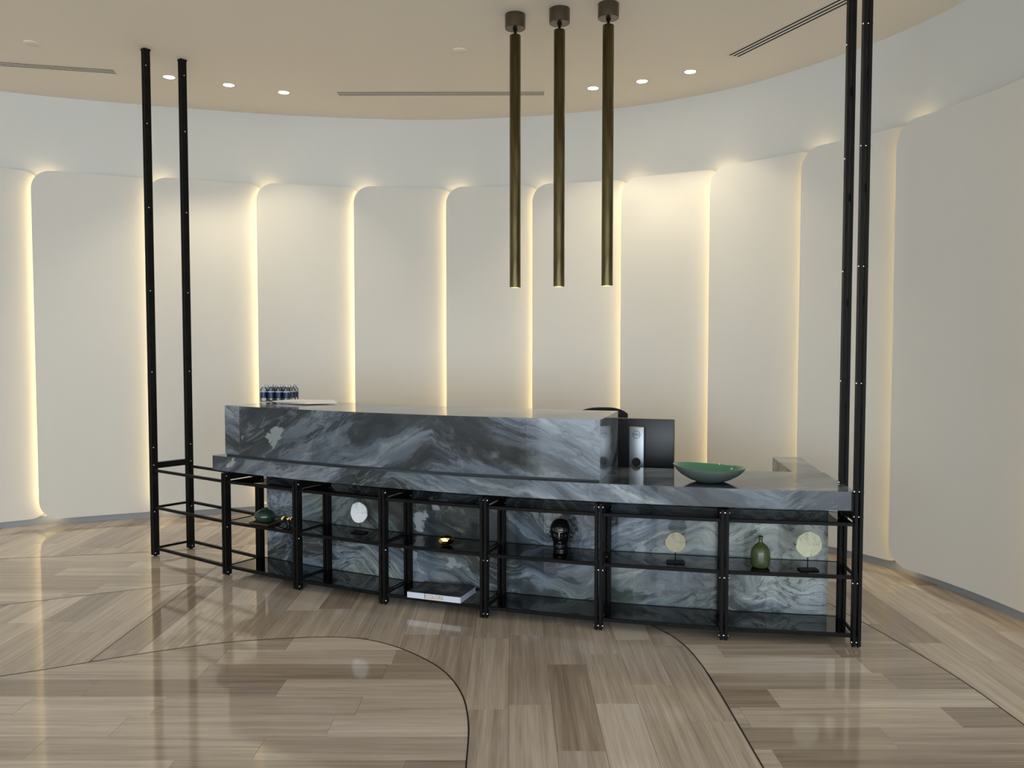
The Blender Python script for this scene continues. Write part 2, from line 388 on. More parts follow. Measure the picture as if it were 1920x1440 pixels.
# zone polygons (x, y): A foreground, F and B lengthwise, E crosswise band, G behind E, C right crosswise, D far right lengthwise
below_F = [p for p in LA if p[0] <= XF] ; LA_F = below_F + [(XF, yF)]
LA_B = [(XF, yF)] + [p for p in LA if p[0] > XF]
zoneA = [(-7.6, YF)] + LA
zoneF = LA_F + [(XF, 5.728)] + L2[::-1][1:]
zoneE = L2 + L1[::-1]
zoneG = L1 + [(XF, back[iL1][1])] + [p for p in back[:iL1 + 1] if p[0] < XF][::-1] + [(-7.6, 5.9)]
iB = min(range(len(back)), key=lambda i: abs(back[i][0] - .2) + (0 if back[i][1] > 7 else 9))
zoneB = LA_B[::-1] + [(XF, back[iL1][1])] + [p for p in back if XF < p[0] < .2 and p[1] > 7] + [(.2, back[iB][1])] + LBC
zoneC = LBC[::-1] + [(.2, back[iB][1])] + [p for p in back if .2 < p[0] < 1.7 and p[1] > 7] + [(1.7, 7.62)] + LCD
zoneD = LCD[::-1] + [(1.7, 7.62)] + [p for p in back if p[0] > 1.7] + [(XR, -.6), (XR, YF)]
PW, PLN = .2, .92
pieces = []
for zi, (zone, lengthwise, off) in enumerate(((zoneA, False, .035), (zoneF, True, .184), (zoneE, False, .1), (zoneG, True, .184), (zoneB, True, .184), (zoneC, False, .12), (zoneD, True, .0))):
    if area(zone) < 0: zone = zone[::-1]
    xs = [p[0] for p in zone]; ys = [p[1] for p in zone]
    rng = random.Random(11 + zi * 7)
    lo_w, hi_w, lo_l, hi_l = (min(xs), max(xs), min(ys), max(ys)) if lengthwise else (min(ys), max(ys), min(xs), max(xs))
    w = math.floor(lo_w / PW) * PW + off - PW; row = 0
    while w < hi_w:
        l = lo_l - rng.random() * PLN
        while l < hi_l:
            ln = rng.choice((.62, .92, .92, 1.2)); g = .0007
            r = (w + g, w + PW - g, l + g, l + ln - g) if lengthwise else (l + g, l + ln - g, w + g, w + PW - g)
            c = clip_rect(zone, *r)
            if len(c) >= 3 and area(c) > 6e-4:
                q = []
                for p in c:
                    if not q or (p[0] - q[-1][0]) ** 2 + (p[1] - q[-1][1]) ** 2 > 1e-8: q.append(p)
                if len(q) >= 3:
                    tone = max(0, min(1, rng.gauss(.52, .26))); cx = sum(p[0] for p in q) / len(q); cy = sum(p[1] for p in q) / len(q)
                    pieces.append((q, lengthwise, tone, cx, cy, rng.random() * 40))
            l += ln
        w += PW; row += 1
def shown(cx, cy):     # rough view wedge in plan with a margin
    return cy > 3.0 and abs(cx) < .66 * cy + .5 and cy < 9
def vis_size(p):
    cx, cy = p[3], p[4]
    if not shown(cx, cy): return -1
    if -1.9 < cx < 1.9 and cy > 6.2: return -.5     # behind the desk
    return area(p[0]) / (cy ** 3)
def plank_bm(bm, q, lengthwise, tone, seed, tilt):
    lay = bm.loops.layers.uv.verify(); tl = bm.loops.layers.float.get('tone') or bm.loops.layers.float.new('tone')
    cx = sum(p[0] for p in q) / len(q); cy = sum(p[1] for p in q) / len(q)
    lo = [bm.verts.new((x, y, -.003)) for x, y in q]; hi = [bm.verts.new((x, y, (x - cx) * tilt[0] + (y - cy) * tilt[1])) for x, y in q]
    fs = [bm.faces.new(hi)]
    n = len(q)
    for i in range(n): fs.append(bm.faces.new((lo[i], lo[(i + 1) % n], hi[(i + 1) % n], hi[i])))
    for f in fs:
        for L in f.loops:
            x, y = L.vert.co.x, L.vert.co.y; u, v = (y, x) if lengthwise else (x, y)
            L[lay].uv = (u + seed * 3.7, v + seed); L[tl] = tone
order = sorted(range(len(pieces)), key=lambda i: -vis_size(pieces[i]))
single = set(order[:296])
b = bmesh.new(); box(b, XL - .2, XR + .2, YF - .2, 9.0, -.12, -.003)
floor = tag(obj('floor', b, M_grout), 'glossy beige vein-cut stone plank floor with curved inlay lines', kind='structure')
rest = bmesh.new(); npl = 0
for i, (q, lw, tone, cx, cy, seed) in enumerate(pieces):
    tilt = (random.gauss(0, .00035), random.gauss(0, .00035))
    if i in single and vis_size(pieces[i]) > 0:
        b = bmesh.new(); plank_bm(b, q, lw, tone, seed, tilt); bmesh.ops.triangulate(b, faces=[f for f in b.faces if len(f.verts) > 4])
        obj('plank', b, M_plank, floor); npl += 1
    else: plank_bm(rest, q, lw, tone, seed, tilt)
bmesh.ops.triangulate(rest, faces=[f for f in rest.faces if len(f.verts) > 4])
tag(obj('plank_field', rest, M_plank, floor), 'stone planks beyond the ones picked out singly', kind='stuff')
print('planks', npl, 'of', len(pieces))
def inlay(pts, w=.0035):
    bm = bmesh.new(); rows = []
    P = [Vector(p) for p in pts]
    for i, p in enumerate(P):
        d = (P[min(i + 1, len(P) - 1)] - P[max(i - 1, 0)]).normalized(); n = Vector((d.y, -d.x)) * w
        rows.append([bm.verts.new((*(p + n), -.002)), bm.verts.new((*(p + n), .0012)), bm.verts.new((*(p - n), .0012)), bm.verts.new((*(p - n), -.002))])
    for r, q in zip(rows, rows[1:]):
        for k in range(3): bm.faces.new((r[k], q[k], q[k + 1], r[k + 1]))
    bmesh.ops.recalc_face_normals(bm, faces=bm.faces)
    obj('inlay_strip', bm, M_inlay, floor)
inlay(LA); inlay(L1, .002); inlay(L2, .002); inlay(LBC); inlay(LCD, .003); inlay([(XF, yF), (XF, 5.728), (XF, 6.8)], .0015)

# ------------------------------------------------------------------ desk geometry on one circle
CX, CY, RP = 3.004, 13.692, 9.30
def ang(k):
    if k <= 1: return math.radians(-146.92 + (1 - k) * 5.77)
    return math.radians(-146.92 - 4.362 * (k - 1))
def pol(a, r): return Vector((CX + r * math.sin(a), CY + r * math.cos(a)))
def rotz_at(a): return math.atan2(math.sin(a), -math.cos(a))
def arc_solid(bm, a0, a1, r0, r1, z0, z1, n, tone=.5, u0=0.0, top=True):
    """solid between outer radius r0 (towards the viewer) and r1; UV metres"""
    lay = bm.loops.layers.uv.verify(); tl = bm.loops.layers.float.get('tone') or bm.loops.layers.float.new('tone')
    rows = []
    for i in range(n + 1):
        a = a0 + (a1 - a0) * i / n; p = pol(a, r0); q = pol(a, r1)
        rows.append((a, [bm.verts.new((p.x, p.y, z0)), bm.verts.new((p.x, p.y, z1)), bm.verts.new((q.x, q.y, z1)), bm.verts.new((q.x, q.y, z0))]))
    R = (r0, r0, r1, r1); Z = (z0, z1, z1, z0)
    def add(vs, uvs):
        f = bm.faces.new(vs)
        for L, w in zip(f.loops, uvs): L[lay].uv = w; L[tl] = tone
    for (a, r), (b, q) in zip(rows, rows[1:]):
        ua, ub = -a * 9.2 + u0, -b * 9.2 + u0
        for k in range(4):
            k2 = (k + 1) % 4
            if k in (0, 2): uv = ((ua, Z[k]), (ub, Z[k]), (ub, Z[k2]), (ua, Z[k2]))
            else: uv = ((ua, R[k] * .8), (ub, R[k] * .8), (ub, R[k2] * .8), (ua, R[k2] * .8))
            add((r[k], q[k], q[k2], r[k2]), uv)
    for (a, r), fl in ((rows[0], True), (rows[-1], False)):
        uv = [(R[k] * .9, Z[k]) for k in range(4)]
        vs, us = (r[::-1], uv[::-1]) if fl else (r, uv)
        add(vs, us)
    bmesh.ops.recalc_face_normals(bm, faces=bm.faces)
A_L, A_R = math.radians(-145.9), math.radians(-173.06)
ZB, ZT, ZP = .75, .855, 1.22
RS0, RS1 = 9.262, 8.56
desk = thing('reception_desk', (*pol(math.radians(-160), 8.9), 0), 'long curved reception desk clad in blue-grey veined marble', 'desk')
# countertop slab with its return wing at the right
bm = bmesh.new(); arc_solid(bm, A_L, A_R, RS0 - .012, RS1, ZB + .002, ZT, 40)
o = obj('countertop', bm, M_marble, desk)
bm = bmesh.new(); n = 9
for i in range(n):
    a, b = A_L + (A_R - A_L) * i / n, A_L + (A_R - A_L) * (i + 1) / n
    bm = bmesh.new(); arc_solid(bm, a - .00002, b + .00002, RS0, RS0 - .0119, ZB, ZT - .0004, 5, tone=random.Random(i).uniform(.35, .7), u0=.8)
    obj('edge_panel', bm, M_marble, desk)
bm = bmesh.new(); lay = bm.loops.layers.uv.verify(); tl = bm.loops.layers.float.new('tone')
lo, hi = prism(bm, [(1.778, 5.225), (1.958, 5.198), (2.08, 5.93), (1.875, 5.93)][::1], .02, ZT - .0006)
for f in bm.faces:
    for L in f.loops:
        c = L.vert.co; L[tl] = .5; L[lay].uv = (c.x * .9 + (c.y if abs(f.normal.z) < .5 else 0), c.z if abs(f.normal.z) < .5 else c.y)
bmesh.ops.recalc_face_normals(bm, faces=bm.faces); obj('return_wing', bm, M_marble2, desk)
# raised block: core and front panels
B_L, B_R = math.radians(-146.35), math.radians(-164.32); RB0, RB1 = 9.205, 8.50
bm = bmesh.new(); arc_solid(bm, B_L, B_R, RB0 - .012, RB1, ZT + .001, ZP, 30, u0=1.3); obj('raised_block', bm, M_marble, desk)
cuts = [B_L, math.radians(-147.35)] + [math.radians(-147.35) + (B_R - math.radians(-147.35)) * i / 6 for i in range(1, 7)]
for i, (a, b) in enumerate(zip(cuts, cuts[1:])):
    bm = bmesh.new(); arc_solid(bm, a - .00004, b + .00004, RB0, RB0 - .0119, ZT + .012, ZP - .0004, 5, tone=(.85 if i == 0 else [.40, .5, .5, .55, .55, .5][i - 1]), u0=(3.1 if i == 0 else .55)); obj('front_panel', bm, M_marble, desk)
bm = bmesh.new(); arc_solid(bm, B_L - .001, B_R + .001, RB0 - .006, RB0 - .02, ZT, ZT + .012, 20); obj('shadow_gap', bm, M_joint, desk)
# base below the slab
K_L, K_R = math.radians(-147.28), math.radians(-172.62); RK = 8.955
bm = bmesh.new(); arc_solid(bm, K_L, K_R, RK - .015, 8.62, .001, ZB, 30); obj('base_core', bm, M_marble2, desk)
n = 14
for i in range(n):
    a, b = K_L + (K_R - K_L) * i / n, K_L + (K_R - K_L) * (i + 1) / n
    bm = bmesh.new(); arc_solid(bm, a - .00002, b + .00002, RK, RK - .0149, .002, ZB - .002, 2, tone=random.Random(i + 40).uniform(.3, .75), u0=2.0); obj('base_panel', bm, M_marble2, desk)

# ------------------------------------------------------------------ black steel display shelving in front of the desk
rack = thing('display_shelving', (*pol(math.radians(-160), 9.2), 0), 'black steel display shelving with smoked glass shelves and tall ceiling posts', 'shelving')
rl = Vector(rack.location)
DEP = .30; ZS = (.062, .385, .678)    # centre heights of the three rail levels
def post_mesh(h, name):
    bm = bmesh.new()
    for sx in (-1, 1): box(bm, *(sorted((sx * .0045, sx * .0225))), -.025, .025, .008, h, bev=.0025)
    box(bm, -.0045, .0045, -.012, .012, .03, .06); box(bm, -.0045, .0045, -.012, .012, .36, .41); box(bm, -.0045, .0045, -.012, .012, h - .05, h - .01)
    if h > 2:
        for z in (1.3, 1.9, 2.5, 3.1, 3.7): box(bm, -.0045, .0045, -.012, .012, z - .02, z + .02)
    for sx in (-1, 1): lathe(bm, [(.008, 0), (.009, .010)], 12, Matrix.Translation((sx * .0135, 0, 0)))
    return mesh_of(bm, name, M_black)
def bolt_mesh(shaft=False):
    bm = bmesh.new()
    R = Matrix.Rotation(PI / 2, 4, 'Y')
    lathe(bm, [(.0038, -.0285), (.0052, -.027), (.0052, .027), (.0038, .0285)], 12, R)
    return mesh_of(bm, 'bolt', M_bolt, True, 40)
PM_S = post_mesh(.742, 'short_post'); PM_T = post_mesh(CEIL, 'tall_post'); BM = bolt_mesh()
bm = bmesh.new(); box(bm, -.026, .026, -.028, .028, -.012, 0, bev=.002); CAPM = mesh_of(bm, 'ceiling_cap', M_black)
cen = {}
for k in range(8):
    a = ang(k)
    for row, r in (('front', RP - .025), ('rear', RP - .025 - DEP)):
        p = pol(a, r); tall = k in (0, 7); cen[(k, row)] = p
        o = part('post', PM_T if tall else PM_S, rack, (p.x - rl.x, p.y - rl.y, 0), (0, 0, rotz_at(a)))
        if tall: part('ceiling_cap', CAPM, o, (0, 0, CEIL - .001))
        for z in [.028, .355, .722] + ([.86, 1.45, 2.08, 2.72, 3.36, 3.80] if tall else []):
            part('bolt', BM, o, (0, -.012 if row == 'front' else 0, z))
def bar_between(name, p, q, z, h, d, inset, m=M_black, mesh_only=False):
    dd = (q - p); L = dd.length - 2 * inset; mid = (p + q) / 2
    bm = bmesh.new(); box(bm, -L / 2, L / 2, -d / 2, d / 2, -h / 2, h / 2, bev=.0015)
    return part(name, mesh_of(bm, name, m), rack, (mid.x - rl.x, mid.y - rl.y, z), (0, 0, math.atan2(dd.y, dd.x)))
for k in range(8):
    for z in ZS[:2]: bar_between('cross_rail', cen[(k, 'front')], cen[(k, 'rear')], z, .018, .012, .026)
    bar_between('cross_beam', cen[(k, 'front')], cen[(k, 'rear')], .716, .046, .040, .026)
    if k == 7: continue
    for z in ZS:
        bar_between('rail', cen[(k, 'front')], cen[(k + 1, 'front')], z, .019, .022, .0235)
        bar_between('rail', cen[(k, 'rear')], cen[(k + 1, 'rear')], z, .019, .022, .0235)
        a0, a1 = ang(k), ang(k + 1); e = .024 / 9.2; rf = RP - .025 - .012; rr = RP - .025 - DEP + .012
        def chord(a, kk0, kk1, r):    # point on the straight chord line near the post
            return pol(a, r)
        sag0 = RP - .025; half = abs(a1 - a0) / 2
        pts = []
        for r, flip in ((rf, 0), (rr, 1)):
            p0, p1 = pol(a0, r), pol(a1, r); d = (p1 - p0).normalized() * .026
            pts.append((p0 + d, p1 - d))
        poly = [tuple(pts[0][0]), tuple(pts[0][1]), tuple(pts[1][1]), tuple(pts[1][0])]
        bm = bmesh.new(); prism(bm, poly, z + .001, z + .009); bmesh.ops.recalc_face_normals(bm, faces=bm.faces)
        if k: obj('glass_shelf', bm, M_smoke, rack)
        else: bm.free()
ZG = .3945; ZG0 = .0715   # top of middle and bottom glass

# ------------------------------------------------------------------ ceiling fittings
DL = [(-2.903, 7.123, 'left group, nearest the tall steel posts'), (-2.471, 7.338, 'middle one of the left group'), (-2.05, 7.55, 'left group, nearest the centre vent'),
      (.716, 7.427, 'right group, nearest the brass pendants'), (1.119, 7.236, 'middle one of the right group'), (1.479, 6.987, 'right group, nearest the right hand vent')]
for x, y, w in DL:
    d = thing('ceiling_downlight', (x, y, CEIL), 'small round recessed downlight, ' + w, 'ceiling light', 'recessed downlights in the ceiling')
    bm = bmesh.new(); lathe(bm, [(.058, 0), (.058, -.003), (.047, -.004), (.045, -.001)], 32, Matrix.Translation((x, y, CEIL)), cap1=False); obj('trim_ring', bm, M_trimw, d, smooth=True)
    bm = bmesh.new(); lathe(bm, [(.046, -.0012), (.046, -.0022)], 32, Matrix.Translation((x, y, CEIL))); obj('lens', bm, M_lamp, d)
    l_ = light('downlight_spot', 'SPOT', (x, y, CEIL - .02), SPOT_W, (1, .85, .58), spot_size=math.radians(98), spot_blend=.45, shadow_soft_size=.04)
    l_.parent = d; l_.location = (0, 0, -.02)
def vent(p, q, w, label):
    p = Vector(p); q = Vector(q); d = q - p; L = d.length; c = (p + q) / 2; rz = math.atan2(d.y, d.x)
    v = thing('ceiling_vent', (c.x, c.y, CEIL), label, 'air vent', 'linear slot vents in the ceiling', rz)
    bm = bmesh.new(); box(bm, -L / 2, L / 2, -w / 2, w / 2, -.002, 0); part('backing', mesh_of(bm, 'backing', M_dark), v)
    s = w / 3; bm = bmesh.new(); box(bm, -L / 2 - .006, L / 2 + .006, -.0085, .0085, -.0032, -.002); me = mesh_of(bm, 'slat', M_ceil)
    for i in range(4): part('slat', me, v, (0, -w / 2 + s * i, 0))
vent((-5.2, 6.55), (-3.30, 6.99), .115, 'long slot vent in the ceiling at the far left, cut by the picture edge')
vent((-1.572, 7.59), (.289, 7.58), .115, 'long slot vent in the ceiling centre, parallel to the desk')
vent((1.74, 6.614), (2.62, 4.60), .115, 'slot vent in the ceiling at the right, running towards the camera')
for x, y, w in ((-3.615, 6.334, 'above the left slot vent'), (-.403, 6.491, 'between the pendants and the centre vent')):
    bm = bmesh.new(); lathe(bm, [(.052, 0), (.052, -.006), (.046, -.009)], 32, Matrix.Translation((x, y, CEIL)))
    tag(obj('sprinkler_cover', bm, M_ceil, smooth=True), 'small flush round cover plate in the ceiling ' + w, 'cover plate', 'round cover plates in the ceiling')

# ------------------------------------------------------------------ brass pendants
for i, (x, y, w) in enumerate(((.022, 5.81, 'leftmost'), (.322, 5.715, 'middle'), (.643, 5.63, 'rightmost'))):
    p = thing('pendant_light', (x, y, CEIL), 'long slim aged brass tube pendant, %s of the three over the desk' % w, 'pendant light', 'brass tube pendants')
    T = Matrix.Translation((x, y, CEIL))
    bm = bmesh.new(); lathe(bm, [(.069, 0), (.07, -.002), (.07, -.094), (.068, -.096)], 40, T); obj('canopy', bm, M_canopy, p, smooth=True)
    bm = bmesh.new(); lathe(bm, [(.016, -.096), (.016, -.106), (.009, -.114), (.009, -.124), (.015, -.132), (.015, -.142)], 20, T); obj('swivel_joint', bm, M_black, p, smooth=True)
    zb = 2.06 - CEIL
    bm = bmesh.new(); lathe(bm, [(.012, -.136), (.036, -.140), (.0385, -.143), (.0385, zb), (.0355, zb), (.0355, zb + .05)], 40, T, cap1=False); obj('tube', bm, M_brass, p, smooth=True)
    bm = bmesh.new(); lathe(bm, [(.0354, zb + .012), (.0354, zb + .016)], 32, T); obj('bulb_lens', bm, M_lamp, p)
    l_ = light('pendant_spot', 'SPOT', (0, 0, 0), 9, (1, .86, .66), spot_size=math.radians(70), spot_blend=.4, shadow_soft_size=.03)
    l_.parent = p; l_.location = (0, 0, zb + .008)

# ------------------------------------------------------------------ things on and behind the desk
def at_desk(adeg, r, z): p = pol(math.radians(adeg), r); return (p.x, p.y, z)
# green oval bowl
M_green = mat('green_glaze', (.085, .25, .15), .12, 0, .6); M_greyg = mat('grey_green_ceramic', (.10, .125, .11), .5)
bp = (1.160, 4.845, ZT)
bowl = thing('bowl', bp, 'wide shallow bowl, green glazed inside and grey outside, on the marble counter', 'bowl')
def bowl_shell(prof, m, name, flip=False):
    bm = bmesh.new(); rings = lathe(bm, prof, 64, None, True, False)
    for v in bm.verts:
        r = math.hypot(v.co.x, v.co.y); th = math.atan2(v.co.y, v.co.x); k = (r / .21) ** 2
        v.co.z += (.006 * math.cos(2 * th + .5) - .010 * math.cos(th)) * k; v.co.x *= 1.0; v.co.y *= .88; v.co.z *= .87
        v.co += Vector(bp)
    return obj(name, bm, m, bowl, smooth=True, auto=60)
bowl_shell([(.062, 0), (.075, .001), (.12, .018), (.165, .045), (.195, .075), (.210, .100), (.2095, .103)], M_greyg, 'outer_shell')
bowl_shell([(.05, .012), (.11, .024), (.158, .052), (.188, .080), (.203, .101), (.2094, .1035)], M_green, 'inner_glaze')
# computer monitor seen from behind
mz = .74; mloc = at_desk(-165.36, 8.37, .02)
mon = thing('computer_monitor', mloc, 'black computer monitor seen from behind on a silver stand', 'monitor', rz=rotz_at(math.radians(-165.4)) - .10)
bm = bmesh.new(); box(bm, -.222, .208, .0, .035, .802, 1.140, bev=.006)
part('screen_housing', mesh_of(bm, 'screen_housing', M_plastic, True, 30), mon)
bm = bmesh.new(); box(bm, -.212, .198, .0352, .036, .85, 1.130); part('screen', mesh_of(bm, 'screen', mat('dark_screen', (.01, .012, .016), .1)), mon)
sx = -.035
bm = bmesh.new(); box(bm, sx - .050, sx + .050, -.050, -.017, .745, 1.088, bev=.004); st = part('stand', mesh_of(bm, 'stand', M_silver, True, 30), mon)
bm = bmesh.new(); box(bm, sx - .13, sx + .13, -.13, .09, .738, .748, bev=.003); part('stand_base', mesh_of(bm, 'stand_base', M_silver), mon)
bm = bmesh.new(); lathe(bm, [(.030, 0), (.030, .002)], 32, Matrix.Translation((sx, -.0502, .850)) @ Matrix.Rotation(PI / 2, 4, 'X')); part('cable_hole', mesh_of(bm, 'cable_hole', M_dark), mon)
bm = bmesh.new(); Mr = Matrix.Translation((sx, -.0502, 1.037)) @ Matrix.Rotation(PI / 2, 4, 'X')
lathe(bm, [(.0265, 0), (.0265, .0012), (.0235, .0012), (.0235, 0)], 40, Mr, False, False); part('logo_ring', mesh_of(bm, 'logo_ring', M_plastic), mon)
def text_mesh(name, s, size, m, ext=.0004, spacing=1.0):
    cu = bpy.data.curves.new(name, 'FONT'); cu.body = s; cu.size = size; cu.extrude = ext; cu.align_x = 'CENTER'; cu.align_y = 'CENTER'; cu.space_character = spacing
    cu.offset = size * .018
    o = bpy.data.objects.new(name, cu); COL.objects.link(o); dg = bpy.context.evaluated_depsgraph_get()
    me = bpy.data.meshes.new_from_object(o.evaluated_get(dg)); bpy.data.objects.remove(o); me.materials.clear(); me.materials.append(m); me.name = name; return me
part('lettering', text_mesh('lettering', 'DELL', .0185, M_plastic), mon, (sx, -.0508, 1.037), (PI / 2, 0, 0))
# inner work desk carrying the monitor
wd = thing('work_desk', at_desk(-162, 8.2, 0), 'dark inner work desk hidden behind the marble counter', 'desk')
bm = bmesh.new(); arc_solid(bm, math.radians(-150), math.radians(-170.6), 8.55, 8.02, .725, .755, 20); obj('desktop', bm, mat('dark_laminate', (.05, .045, .04), .4), wd)
for adeg in (-150.4, -160, -170.2):
    bm = bmesh.new(); arc_solid(bm, math.radians(adeg - .1), math.radians(adeg + .1), 8.5, 8.06, 0.0, .725, 1); obj('side_panel', bm, mat('dark_side', (.05, .045, .04), .5), wd)
# office chair
ch = thing('office_chair', (.74, 6.18, 0), 'black office chair behind the desk, top of its back showing beside the monitor', 'chair', rz=.12)
bm = bmesh.new()
NX, NZ = 12, 8
front, bk = [], []
for j in range(NZ + 1):
    for i in range(NX + 1):
        u = i / NX * 2 - 1; v = j / NZ; w = .215 - .02 * (v - .5) ** 2
        z = .60 + .575 * v; zc = z - .055 * (abs(u) ** 3.0) * v ** 3
        front.append(bm.verts.new((u * w, -.30 + .05 * (1 - u * u) - .03 * math.sin(v * PI), zc)))
        bk.append(bm.verts.new((u * w * .97, -.345 + .05 * (1 - u * u) - .03 * math.sin(v * PI), zc)))
def gi(i, j): return j * (NX + 1) + i
for j in range(NZ):
    for i in range(NX):
        bm.faces.new((front[gi(i, j)], front[gi(i + 1, j)], front[gi(i + 1, j + 1)], front[gi(i, j + 1)])); bm.faces.new((bk[gi(i, j)], bk[gi(i, j + 1)], bk[gi(i + 1, j + 1)], bk[gi(i + 1, j)]))
for i in range(NX):
    bm.faces.new((front[gi(i, 0)], bk[gi(i, 0)], bk[gi(i + 1, 0)], front[gi(i + 1, 0)])); bm.faces.new((front[gi(i, NZ)], front[gi(i + 1, NZ)], bk[gi(i + 1, NZ)], bk[gi(i, NZ)]))
for j in range(NZ):
    bm.faces.new((front[gi(0, j)], front[gi(0, j + 1)], bk[gi(0, j + 1)], bk[gi(0, j)])); bm.faces.new((front[gi(NX, j)], bk[gi(NX, j)], bk[gi(NX, j + 1)], front[gi(NX, j + 1)]))
bmesh.ops.recalc_face_normals(bm, faces=bm.faces); M_leather = mat('black_leather', (.012, .012, .012), .42)
for v in bm.verts: v.co.y = -v.co.y
part('backrest', mesh_of(bm, 'backrest', M_leather, True, 60), ch)
bm = bmesh.new(); box(bm, -.24, .24, -.25, .24, .42, .50, bev=.03); part('seat', mesh_of(bm, 'seat', M_leather, True, 60), ch)
for s in (-1, 1):
    bm = bmesh.new(); box(bm, s * .27 - .025, s * .27 + .025, -.15, .16, .66, .69, bev=.01); tube(bm, (s * .27, 0, .66), (s * .235, 0, .46), .015); part('armrest', mesh_of(bm, 'armrest', M_plastic, True, 40), ch)
bm = bmesh.new(); tube(bm, (0, 0, .10), (0, 0, .42), .028, 16); part('gas_column', mesh_of(bm, 'gas_column', M_plastic, True, 40), ch)
bm = bmesh.new(); box(bm, -.03, .03, .20, .33, .46, .49); box(bm, -.03, .03, .31, .335, .46, .75); part('back_bracket', mesh_of(bm, 'back_bracket', M_plastic), ch)
for i in range(5):
    a = 2 * PI * i / 5; bm = bmesh.new(); tube(bm, (0, 0, .11), (.29 * math.cos(a), .29 * math.sin(a), .07), .02, 10, .014)
    lathe(bm, [(.026, -.012), (.028, -.008), (.028, .008), (.026, .012)], 16, Matrix.Translation((.29 * math.cos(a), .29 * math.sin(a), .028)) @ Matrix.Rotation(PI / 2, 4, 'X') )
    part('base_leg', mesh_of(bm, 'base_leg', M_plastic, True, 40), ch)
# water bottles
M_label = mat('blue_label', (.003, .018, .07), .35); M_cap = mat('translucent_cap', (.62, .64, .66), .4)
M_band = mat('pale_label_band', (.45, .5, .58), .4)
def bottle_parts():
    bm = bmesh.new(); lathe(bm, [(.020, 0), (.026, .002), (.0285, .008), (.0285, .018), (.0272, .022), (.0285, .026), (.0285, .086), (.0265, .096), (.018, .108), (.0125, .114), (.0125, .120)], 24)
    a = mesh_of(bm, 'bottle_body', M_clear, True, 60)
    bm = bmesh.new(); lathe(bm, [(.0289, .030), (.0289, .074)], 24, None, False, False); b = mesh_of(bm, 'bottle_label', M_label, True)
    bm = bmesh.new(); lathe(bm, [(.0289, .074), (.0289, .083)], 24, None, False, False); c = mesh_of(bm, 'label_band', M_band, True)
    bm = bmesh.new(); lathe(bm, [(.0135, .117), (.0142, .119), (.0142, .131), (.013, .133)], 20); d = mesh_of(bm, 'bottle_cap', M_cap, True, 50)
    return a, b, c, d
BP = bottle_parts()
ax = Vector((math.cos(-.50), math.sin(-.50))); ay = Vector((-ax.y, ax.x)); o0 = Vector((-1.935, 6.445))
ax = Vector((1, -.12)).normalized(); ay = Vector((.25, 1)).normalized()
rows_ = ('front row', 'middle row', 'back row'); cols_ = ('leftmost', 'second from the left', 'third from the left', 'rightmost')
for r in range(3):
    for c in range(4):
        p = o0 + ax * (.0625 * c) + ay * (.062 * r) + ax * (.012 * (r % 2)) + Vector((random.uniform(-.002, .002), random.uniform(-.002, .002)))
        b = thing('water_bottle', (p.x, p.y, ZP), 'small clear water bottle with navy label, %s, %s' % (rows_[r], cols_[c]), 'bottle', 'small water bottles on the raised counter', random.uniform(0, 6))
        for nm, me in zip(('body', 'label', 'label_band', 'cap'), BP): part(nm, me, b)
# leaflets fanned out
ordn = ('bottom', 'second', 'third', 'fourth', 'fifth', 'sixth', 'seventh', 'eighth', 'ninth', 'top')
for i in range(10):
    z = ZP + .0092 + .0006 * i; rz = math.radians(66 - 3.9 * i)
    bm = bmesh.new(); box(bm, 0, .24, -.045, .045, 0, .0012)
    o = bpy.data.objects.new('leaflet', mesh_of(bm, 'leaflet', M_white)); link(o)
    o.location = (-1.765 + .026 * i, 6.205 - .012 * i, z); o.rotation_euler = (.19, 0, rz)
    tag(o, 'narrow white leaflet fanned out beside the water bottles, %s in the fan%s' % (ordn[i] if i in (0, 9) else ordn[i] + ' from the bottom', ''), 'leaflet', 'fan of white leaflets')

# ------------------------------------------------------------------ things on the shelves
# tray, squat vase and brass tipped ornament (leftmost glazed bay)
M_tray = mat('dark_wood_tray', (.05, .033, .015), .3); M_vase = mat('dark_green_glaze', (.020, .042, .030), .16, 0, .6)
tr = thing('tray', (-1.752, 5.83, ZG), 'square dark wooden tray under the squat green vase', 'tray', rz=-.45)
bm = bmesh.new(); box(bm, -.085, .085, -.07, .07, 0, .006, bev=.002); part('tray_base', mesh_of(bm, 'tray_base', M_tray), tr)
bm = bmesh.new()
for s in (-1, 1): box(bm, -.085, .085, s * .066 - .004, s * .066 + .004, .006, .016); box(bm, s * .081 - .004, s * .081 + .004, -.062, .062, .006, .016)
part('tray_rim', mesh_of(bm, 'tray_rim', M_tray), tr)
vz = ZG + .0062
v = thing('squat_vase', (-1.752, 5.83, vz), 'squat rounded dark green vase standing on the wooden tray', 'vase')
bm = bmesh.new(); lathe(bm, [(.030, 0), (.042, .004), (.062, .022), (.070, .045), (.066, .064), (.050, .082), (.028, .093), (.020, .096), (.021, .104), (.018, .104), (.015, .095)], 40, None, True, True)
for q in bm.verts: q.co.x *= 1.06
part('body', mesh_of(bm, 'body', M_vase, True, 60), v)
orn = thing('jack_ornament', (-1.600, 5.785, ZG), 'dark crossed rod ornament with brass tips beside the squat vase', 'ornament', rz=-.4)
T = [((-.062, -.02, .004), (.040, .02, .045)), ((-.035, .03, .045), (.045, -.03, .004)), ((.0, -.02, .050), (.075, .012, .004)), ((.02, .03, .004), (.05, -.02, .052))]
bm = bmesh.new()
for p, q in T: tube(bm, p, q, .0045, 8)
part('rods', mesh_of(bm, 'rods', M_black, True, 40), orn)
